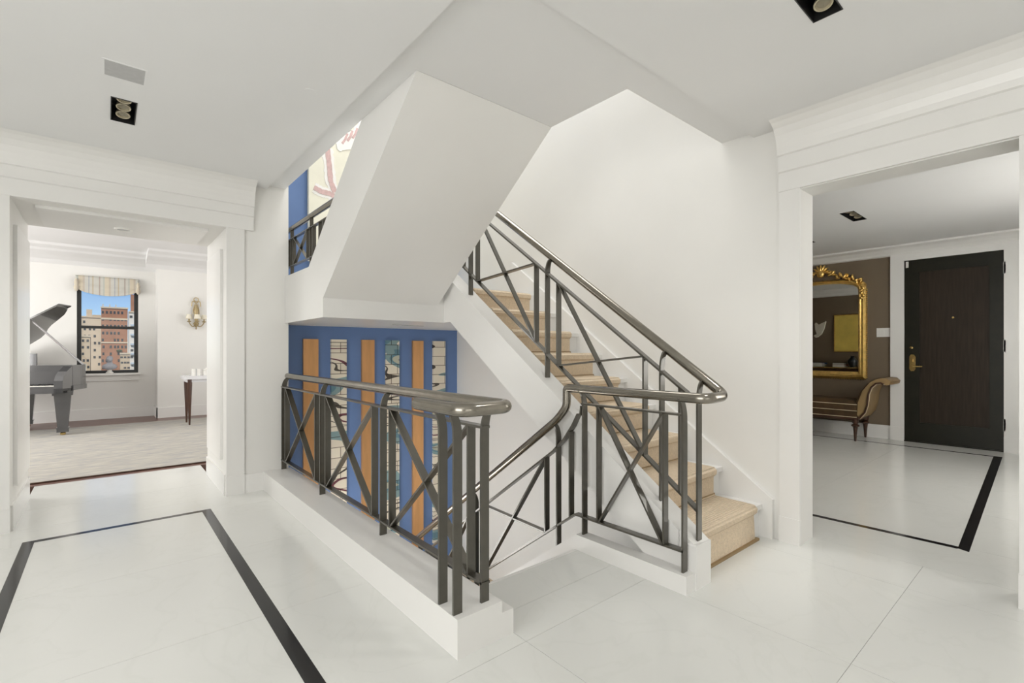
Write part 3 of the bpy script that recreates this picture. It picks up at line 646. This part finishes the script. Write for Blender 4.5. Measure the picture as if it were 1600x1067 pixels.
# ------------------------------------------------------------------ scroll-arm bench
be = thing('bench', 'brown velvet bench with a scrolled arm under the gilt mirror', 'bench', (7.33, 2.35, 0))
yc = 2.40
def armprof():
    top = [(1.80, .33), (1.795, .48), (1.745, .635), (1.67, .742), (1.60, .785), (1.555, .798), (1.50, .790), (1.467, .757), (1.478, .722), (1.508, .712), (1.535, .722)]
    bot = [(1.560, .738), (1.61, .728), (1.655, .68), (1.682, .60), (1.695, .46), (1.72, .37), (1.775, .292)]
    return top+bot
for s in (1, -1):
    P_ = [(y, z) if s == 1 else (2*yc-y, z) for y, z in armprof()]
    a = obj('arm', prism(P_, 'x', 7.115, 7.60), TANSILK, be, smooth=True, label='scrolled arm in tan silk')
    e = [(y, z) if s == 1 else (2*yc-y, z) for y, z in armprof()[10:]+[(1.80, .30)]]
    obj('show_wood', tube([(7.108, y, z) for y, z in e], .011, 8), WALNUT, a, smooth=True)
    obj('piping', tube([(7.106, y-(.012*s), z-.004) for y, z in e], .005, 6), PIPING, a, smooth=True)
    obj('inner_pad', prism([(y+s*.004, z) for y, z in P_[1:6]]+[(y+s*.03, z-.02) for y, z in P_[5:0:-1]], 'x', 7.13, 7.58), VELVET, a, smooth=True)
sr = obj('seat_rail', box(7.11, 7.60, 1.79, 2*yc-1.79, .265, .30), WALNUT, be, bevel=.004)
obj('seat_base', box(7.12, 7.59, 1.785, 2*yc-1.785, .30, .375), VELVET, be, bevel=.012)
bm = NB(); G = []                                   # plump cushion: domed top, rounded sides
for j in range(9):
    row = []
    for i in range(25):
        fx = j/8; fy = i/24; e = min(1, 6*min(fx, 1-fx))**.5*min(1, 14*min(fy, 1-fy))**.5
        row.append(bm.verts.new((7.104+.49*fx, 1.80+(2*yc-3.60)*fy, .455+.062*e)))
    G.append(row)
for j in range(8):
    for i in range(24): bm.faces.new((G[j][i], G[j][i+1], G[j+1][i+1], G[j+1][i]))
rim = [G[0][i] for i in range(25)]+[G[j][24] for j in range(1, 9)]+[G[8][i] for i in range(23, -1, -1)]+[G[j][0] for j in range(7, 0, -1)]
low = [bm.verts.new((v.co.x, v.co.y, .376)) for v in rim]
for k in range(len(rim)): bm.faces.new((rim[k], low[k], low[(k+1) % len(rim)], rim[(k+1) % len(rim)]))
bm.faces.new(low[::-1])
obj('cushion', bm, VELVET, be, smooth=True, label='plump brown velvet cushion')
for z in (.380, .458, .300): obj('piping', tube([(7.106, 1.80, z), (7.106, 2*yc-1.80, z)], .005, 6), PIPING, be, smooth=True)
LEG = [(.011, 0), (.013, .01), (.02, .12), (.026, .175), (.045, .19), (.045, .2), (.022, .215), (.034, .23), (.034, .27)]
for x in (7.14, 7.57):
    for y in (1.825, 2*yc-1.825): obj('leg', lathe(LEG, (x, y, 0), 14), WALNUT, be, smooth=True)

# ------------------------------------------------------------------ things on the opposite vestibule wall, seen in the mirror
pc = thing('yellow_painting', 'golden yellow picture reflected in the gilt mirror', 'painting', (3.28, 3.1, 1.12))
obj('canvas', box(3.264, 3.285, 2.72, 3.434, 1.13, 1.88), YELLOWART, pc); obj('frame', boxes([(3.263, 3.292, 2.70, 2.72, 1.11, 1.90), (3.263, 3.292, 3.434, 3.45, 1.11, 1.90), (3.263, 3.292, 2.72, 3.434, 1.88, 1.90), (3.263, 3.292, 2.72, 3.434, 1.11, 1.13)]), GOLD, pc)
sh = thing('shell_ornament', 'white scroll shaped wall ornament reflected in the mirror', 'ornament', (3.28, 3.70, 1.45))
cn = [(3.60, 1.77), (3.63, 1.62), (3.68, 1.50), (3.76, 1.43), (3.80, 1.47), (3.77, 1.50), (3.80, 1.60), (3.81, 1.72), (3.79, 1.75), (3.74, 1.70), (3.68, 1.73)]
obj('horn', prism(cn, 'x', 3.263, 3.32), SHELLM, sh, bevel=.012, smooth=True)
obj('curl', tube([(3.30, 3.79+.03*(1-i/14)*math.cos(i*.7), 1.45+.03*(1-i/14)*math.sin(i*.7)) for i in range(12)], .014, 8), SHELLM, sh, smooth=True)
cs = thing('console_shelf', 'narrow wall shelf reflected in the lower part of the mirror', 'shelf', (3.4, 3.3, .70))
obj('top', box(3.263, 3.55, 2.4, 3.85, .765, .79), BRASS, cs, bevel=.004); obj('apron', box(3.263, 3.50, 2.45, 3.8, .55, .765), WALNUT, cs)
for y in (2.5, 3.75): obj('leg', box(3.45, 3.50, y-.025, y+.025, 0, .55), WALNUT, cs)
bl = ['green book at the bottom of the stack on the reflected shelf', 'cream book in the stack on the reflected shelf', 'blue book on top of the stack on the reflected shelf', 'white book at the bottom beside the dark vase', 'red book resting on the white book', 'black book on top beside the dark vase']
for k in range(6):
    y0 = 3.60 if k < 3 else 3.20; z = .79+.028*(k % 3)
    b = thing('book', bl[k], 'book', (3.42, y0+.1, z), group='books on the reflected shelf')
    obj('cover', boxes([(3.34, 3.50, y0-.02*k % .05, y0+.22, z, z+.003), (3.34, 3.50, y0-.02*k % .05, y0+.22, z+.024, z+.027), (3.34, 3.343, y0-.02*k % .05, y0+.22, z, z+.027)]), NEWS[k], b)
    obj('pages', box(3.344, 3.495, y0+.01, y0+.215, z+.003, z+.024), PALE, b)
vs = thing('vase', 'dark round vase on the reflected shelf', 'vase', (3.42, 3.08, .79))
obj('body', lathe([(.04, 0), (.06, .03), (.085, .09), (.08, .15), (.045, .19), (.03, .21), (.04, .235)], (3.42, 3.08, .79), 20), DARKV, vs, smooth=True)

# ------------------------------------------------------------------ living room: rug, window, shade, bust
rg = thing('rug', 'large pale grey and beige rug in the living room', 'rug', (.3, 7.5, 0))
obj('pile', box(-1.9, 2.4, 5.70, 9.45, .0, .014), RUG, rg, bevel=.004)
obj('binding', box(-1.9, 2.4, 5.685, 5.70, 0, .012), WALNUT, rg); obj('binding', box(-1.9, 2.4, 9.45, 9.46, 0, .012), WALNUT, rg)
w1 = thing('window_1', 'black framed sash window overlooking city buildings', 'window', (.03, 10.5, WZ0), kind='structure')
fy0, fy1 = 10.47, 10.53
obj('frame', boxes([(WX0, WX0+.055, fy0, fy1, WZ0, WZ1), (WX1-.055, WX1, fy0, fy1, WZ0, WZ1), (WX0+.055, WX1-.055, fy0, fy1, WZ0, WZ0+.045), (WX0+.055, WX1-.055, fy0, fy1, WZ1-.05, WZ1)]), WINBLK, w1)
obj('meeting_rail', box(WX0+.055, WX1-.055, fy0, fy1, 1.495, 1.54), WINBLK, w1)
for a, b in ((WZ0+.045, 1.495), (1.54, WZ1-.05)): obj('pane', box(WX0+.055, WX1-.055, 10.495, 10.5, a, b), GLASS, w1)
obj('sill', box(WX0-.03, WX1+.03, 10.36, 10.47, .725, .757), TRIM, w1, bevel=.005); obj('apron', box(WX0-.01, WX1+.01, 10.425, 10.45, .63, .725), TRIM, w1, bevel=.004)
rs = thing('roman_shade', 'striped linen shade gathered at the top of the window', 'window shade', (.03, 10.40, 2.03))
bm = NB(); NXg, NZg = 40, 14; G = []
for j in range(NZg+1):
    row = []
    for i in range(NXg+1):
        t = i/NXg; x = -.378+.808*t; sag = math.sin(PI*min(1, max(0, (t-.06)/.88)))**.6
        zbot = 2.115-.085*sag; f = j/NZg; z = 2.335+(zbot-2.335)*f
        y = 10.41-.012-.03*f-.018*sag*math.sin(f*PI*4)*f-(.012*math.sin(f*30) if t < .05 or t > .95 else 0)
        row.append(bm.verts.new((x, y, z)))
    G.append(row)
for j in range(NZg):
    for i in range(NXg): bm.faces.new((G[j][i], G[j][i+1], G[j+1][i+1], G[j+1][i]))
o = obj('swag', bm, STRIPES, rs, smooth=True); md = o.modifiers.new('thickness', 'SOLIDIFY'); md.thickness = .006
for x in (-.365, .417): obj('tail', lathe([(.012, 0), (.03, .03), (.034, .07), (.02, .10), (.03, .14), (.012, .2)], (x, 10.37, 2.085), 12), STRIPES, rs, smooth=True)
obj('headrail', box(-.378, .43, 10.40, 10.45, 2.325, 2.345), STRIPES, rs)
bu = thing('bust', 'small grey plaster bust standing on the window sill', 'statue', (.045, 10.40, .757))
obj('pedestal', lathe([(.05, 0), (.05, .015), (.03, .03), (.03, .055), (.045, .06)], (.045, 10.40, .757), 16), PALE, bu, smooth=True)
bm = lathe([(.035, 0), (.075, .02), (.088, .055), (.07, .085), (.035, .105), (.03, .125), (.032, .135)], (.045, 10.40, .815), 18)
bmesh.ops.scale(bm, vec=(1.15, .6, 1), verts=bm.verts[:], space=Matrix.Translation((-.045, -10.40, 0)))
ball((.045, 10.395, .985), (.04, .046, .055), bm, 14, 10); ball((.045, 10.41, 1.0), (.044, .042, .048), bm, 12, 8)
prism([(10.357, .975), (10.337, .962), (10.357, .955)], 'x', .04, .05, bm)
obj('head_and_shoulders', bm, BUSTM, bu, smooth=True)
# sconce on the pier
sc = thing('wall_sconce', 'gilt wall sconce with a bow and candle shades', 'wall lamp', (1.2, 9.97, 1.5))
obj('stem', lathe([(.0, 0), (.014, .01), (.006, .03), (.03, .07), (.045, .10), (.02, .14), (.03, .2), (.035, .34), (.02, .40), (.01, .44)], (1.2, 9.965, 1.5), 14), ANTQ, sc, smooth=True)
bm = NB()
tube([(1.2+.035*math.cos(a), 9.965, 2.02+.035*math.sin(a)) for a in [2*PI*k/16 for k in range(17)]], .008, 6, bm)
for s in (-1, 1): tube([(1.2+s*(.0+.065*t+.02*math.sin(t*PI)), 9.965, 1.95+.05*math.sin(t*PI*1.2)-.02*t) for t in [k/10 for k in range(11)]], .008, 6, bm); tube([(1.2+s*(.02+.025*math.sin(t*PI*.5)), 9.965, 1.94-.17*t) for t in [k/8 for k in range(9)]], .007, 6, bm)
obj('bow', bm, ANTQ, sc, smooth=True)
for dx, dy in ((-.11, -.06), (.0, -.14), (.11, -.06)):
    e = (1.2+dx, 9.965+dy, 1.62)
    a = obj('arm', tube([(1.2+dx*t, 9.965+dy*t, 1.60-.06*math.sin(t*PI)+.02*t) for t in [k/10 for k in range(11)]], .008, 7), ANTQ, sc, smooth=True)
    obj('cup', lathe([(.01, 0), (.035, .012), (.03, .02), (.012, .025), (.012, .06)], e, 12), ANTQ, a, smooth=True)
    obj('shade', lathe([(.052, .06), (.036, .135), (.034, .135), (.05, .062)], e, 16), SHADEM, a, smooth=True)

# console table at the right of the living room
tb = thing('console_table', 'pale topped console table with slim dark tapered legs', 'table', (1.6, 8.85, 0))
obj('top', box(.885, 2.2, 8.58, 9.05, .70, .748), MARBLETOP, tb, bevel=.004); obj('apron', box(.92, 2.16, 8.62, 9.02, .655, .70), MARBLETOP, tb)
for x in (.957, 2.13):
    for y in (8.64, 8.99):
        bm = NB(); tube([(x, y, .014), (x, y, .3), (x, y, .62), (x, y, .70)], [.012, .022, .034, .034], 8, bm); obj('leg', bm, WALNUT, tb, smooth=True)
bx = thing('gift_box', 'small white box with a ribbon on the console table', 'box', (1.07, 8.75, .748))
obj('body', box(1.0, 1.10, 8.70, 8.80, .748, .83), PALE, bx, bevel=.004); obj('lid', box(.996, 1.104, 8.696, 8.804, .83, .85), PALE, bx, bevel=.003); obj('ribbon', box(1.042, 1.058, 8.694, 8.806, .748, .853), GRILLE, bx)
cd = thing('candle_jar', 'white lidded jar beside the white box on the table', 'jar', (1.19, 8.74, .748))
obj('body', lathe([(.05, 0), (.056, .01), (.056, .08), (.05, .085)], (1.19, 8.74, .748), 18), PALE, cd, smooth=True); obj('lid', lathe([(.057, .085), (.057, .095), (.02, .105), (.012, .12), (.0, .125)], (1.19, 8.74, .748), 18), PALE, cd, smooth=True)

# grand piano, local frame: u towards the bass, v towards the tail
pn = thing('grand_piano', 'black grand piano with its lid propped open', 'piano', (-1.0, 9.2, .014))
PO = Vector((-.43, 8.5, 0)); th = math.radians(20); U = Vector((-math.cos(th), math.sin(th), 0)); V = Vector((math.sin(th), math.cos(th), 0))
Wp = lambda u, v, z=0: PO+U*u+V*v+Vector((0, 0, z))
def lprism(pts, z0, z1, bm=None): return prism([(Wp(u, v).x, Wp(u, v).y) for u, v in pts], 'z', z0, z1, bm)
def lbox(u0, u1, v0, v1, z0, z1, bm=None): return lprism([(u0, v0), (u1, v0), (u1, v1), (u0, v1)], z0, z1, bm)
OUT = [(0, .24), (0, .5), (.015, .65), (.06, .78), (.15, .90), (.28, .99), (.42, 1.08), (.54, 1.2), (.63, 1.33), (.75, 1.43), (.92, 1.48), (1.12, 1.48), (1.3, 1.44), (1.41, 1.34), (1.45, 1.15), (1.45, .24)]
obj('body_rim', lprism(OUT, .60, .935), PIANO, pn, bevel=.006)
obj('rim_moulding', lprism([(u-.012 if u < .7 else u+.012, v) for u, v in OUT], .60, .66), PIANO, pn, bevel=.005)
obj('key_bed', lbox(0, 1.45, 0, .26, .575, .635), PIANO, pn, bevel=.006)
for a, b in ((0, .09), (1.36, 1.45)):
    obj('cheek', prism([(0, .575), (0, .74), (.03, .80), (.10, .855), (.26, .935), (.26, .575)], 'x', a, b), PIANO, pn)
    c = bpy.data.objects[-1] if False else None
for o in [x for x in bpy.data.objects if x.name.startswith('cheek')]:
    me = o.data; og = ORG[o]
    for v in me.vertices:
        l = v.co+og; v.co = Wp(l.x, l.y, l.z)-Wp(og.x, og.y, og.z)
    ORG[o] = Wp(og.x, og.y, og.z); o.location = ORG[o]-ORG[pn]
obj('fallboard', lprism([(.09, .19), (1.36, .19), (1.36, .23), (.09, .23)], .635, .86), PIANO, pn)
obj('key_slip', lbox(.09, 1.36, .0, .02, .635, .665), PIANO, pn)
wk = None
for k in range(52):
    u0 = .10+k*.0241
    if wk is None: wk = obj('white_key', lbox(u0, u0+.023, .022, .18, .64, .675), IVORY, pn)
    else:
        o = bpy.data.objects.new('white_key', wk.data); COL.objects.link(o); o.parent = pn; o.location = wk.location+U*(.0241*k)
bk = None; kk = 0
for k in range(51):
    if k % 7 in (2, 6): continue
    if bk is None: bk = obj('black_key', lbox(.10+(k+1)*.0241-.006, .10+(k+1)*.0241+.006, .08, .185, .675, .688), BLACKP, pn); k0 = k
    else:
        o = bpy.data.objects.new('black_key', bk.data); COL.objects.link(o); o.parent = pn; o.location = bk.location+U*(.0241*(k-k0))
def tleg(u, v):
    bm = NB()
    for z0, z1, a, b in ((.10, .54, .052, .085), (.54, .60, .10, .105), (.055, .10, .06, .06), (.10, .115, .066, .066)):
        c = Wp(u, v); vs0 = [bm.verts.new((c.x+sx*a, c.y+sy*a, z0)) for sx, sy in ((-1, -1), (1, -1), (1, 1), (-1, 1))]; vs1 = [bm.verts.new((c.x+sx*b, c.y+sy*b, z1)) for sx, sy in ((-1, -1), (1, -1), (1, 1), (-1, 1))]
        bm.faces.new(vs0[::-1]); bm.faces.new(vs1)
        for i in range(4): bm.faces.new((vs0[i], vs0[(i+1) % 4], vs1[(i+1) % 4], vs1[i]))
    lg = obj('leg', bm, PIANO, pn, bevel=.004); c = Wp(u, v)
    obj('caster', lathe([(.012, .014), (.028, .018), (.03, .04), (.015, .056)], (c.x, c.y, 0), 14), BRASS, lg, smooth=True)
tleg(.08, .20); tleg(1.37, .20); tleg(.93, 1.24)
la = math.radians(33)
def lidpt(u, v, off=0):
    s = 1.45-u; return Wp(1.45-s*math.cos(la)-off*math.sin(la), v, .94+s*math.sin(la)+off*math.cos(la)*1.0)
bm = NB(); LO = [(u, v) for u, v in OUT]; LO[0] = (0, .40); LO[-1] = (1.45, .40)
a = [bm.verts.new(lidpt(u, v)) for u, v in LO]; b = [bm.verts.new(lidpt(u, v, .022)) for u, v in LO]
bm.faces.new(a); bm.faces.new(b[::-1])
for i in range(len(a)): bm.faces.new((a[i], a[(i+1) % len(a)], b[(i+1) % len(a)], b[i]))
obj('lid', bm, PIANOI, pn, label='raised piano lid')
bm = NB(); LO = [(0, .04), (1.45, .04), (1.45, .40), (0, .40)]
a = [bm.verts.new(lidpt(u, v, .024)) for u, v in ((0, .40), (1.45, .40), (1.45, .74), (0, .74))]; b = [bm.verts.new(lidpt(u, v, .044)) for u, v in ((0, .40), (1.45, .40), (1.45, .74), (0, .74))]
bm.faces.new(a); bm.faces.new(b[::-1])
for i in range(4): bm.faces.new((a[i], a[(i+1) % 4], b[(i+1) % 4], b[i]))
obj('lid_front_flap', bm, PIANO, pn)
e = lidpt(.37, .52); s_ = Wp(.03, .62, .935)
obj('prop_stick', tube([s_, e], .013, 8), SILVERSTK, pn, smooth=True, label='pale prop stick')
mdk = lprism([(.42, .34), (1.05, .34), (1.05, .36), (.42, .36)], .935, 1.09)
obj('music_desk', mdk, PIANO, pn, bevel=.004)

# ------------------------------------------------------------------ buildings across the city
BRICK = mat('red_brick_facade', srgb(166, 118, 92), .85, var=.10, scale=.25, bump=0); CREAMF = mat('cream_stone_facade', srgb(212, 196, 172), .85, var=.06, scale=.2)
WHITEF = mat('white_brick_facade', srgb(222, 216, 206), .85, var=.05, scale=.2); TANF = mat('tan_facade', srgb(200, 180, 152), .85, var=.06, scale=.2)
WIND = mat('dark_window_glass', srgb(62, 62, 66), .2, var=.3, scale=.3)
def building(x0, x1, y, ztop, wall, label, cols, floor_h, ww, wh, zlow=-24, skip=0, extra=None, zw0=None):
    b = thing('apartment_building', label, 'building', ((x0+x1)/2, y, zlow), group='buildings seen through the window')
    obj('wall', box(x0, x1, y, y+14, zlow, ztop), wall, b)
    obj('cornice', box(x0-.25, x1+.25, y-.5, y+.2, ztop-.7, ztop+.25), CREAMF, b)
    wm = None; z = ztop-floor_h*.95
    base = Vector(ORG[b])
    while z > (zw0 if zw0 is not None else -11):
        for c in range(cols):
            if random.random() < skip: continue
            xc = x0+(x1-x0)*(c+.5+.12*random.uniform(-1, 1))/cols
            if wm is None:
                first = obj('window', box(xc-ww/2, xc+ww/2, y-.12, y+.05, z, z+wh), WIND, b); wm = first.data
            else:
                o = bpy.data.objects.new('window', wm); COL.objects.link(o); o.parent = b; o.location = Vector((xc, y-.035, z))-base
        z -= floor_h
    if extra: extra(b)
    return b
def sc2(v): return v*2
def e1(b): obj('roof_tower', box(-9.9, -7.1, 420, 424, 20, 28.6), CREAMF, b); obj('parapet_rail', box(-6.9, -2.6, 418.5, 419, 23.8, 25.1), TANF, b)
building(-17.0, -2.2, 418, 23.8, CREAMF, 'cream stone apartment building left of the brick one', 6, 4.6, 1.15, 1.7, skip=.3, extra=e1)
def e2(b):
    obj('stone_band', box(-2.5, 10.8, 399.6, 400.1, 6.3, 7.1), CREAMF, b); obj('stone_band', box(-2.5, 10.8, 399.6, 400.1, 21.3, 22.4), CREAMF, b)
    for x in (-1.8, 1.5, 4.5): obj('finial', box(x, x+.5, 400, 400.6, 29.3, 31), CREAMF, b)
    obj('terrace_planting', ball((6.5, 399.4, 1.5), (1.6, .8, .9)), mat('dark_foliage', srgb(70, 84, 60), .9, var=.3, scale=1), b)
building(-2.4, 10.7, 400, 29.2, BRICK, 'tall red brick apartment building with a stone cornice', 7, 4.4, 1.05, 1.8, skip=.25, extra=e2)
def e3(b):
    for z in (17, 11, 5, -1, -7): obj('balcony', box(11.6, 20.5, 382.5, 384, z, z+1.1), mat('pale_blue_balcony', srgb(186, 200, 212), .6, var=.05, scale=.3), b)
    obj('chimney', box(11.9, 14.4, 388, 392, 20, 37.0), BRICK, b)
building(10.9, 21, 384, 26.0, WHITEF, 'white apartment building with balconies at the right', 4, 4.2, 1.4, 1.5, skip=.2, extra=e3)
building(-16.4, -6.84, 360, 9.9, TANF, 'low cream building at the lower left of the window', 5, 3.7, 1.0, 1.4, skip=.2)
building(6.1, 10.36, 350, 0.1, TANF, 'small tan building at the lower right of the window', 3, 3.0, 1.1, 1.0, skip=.1)
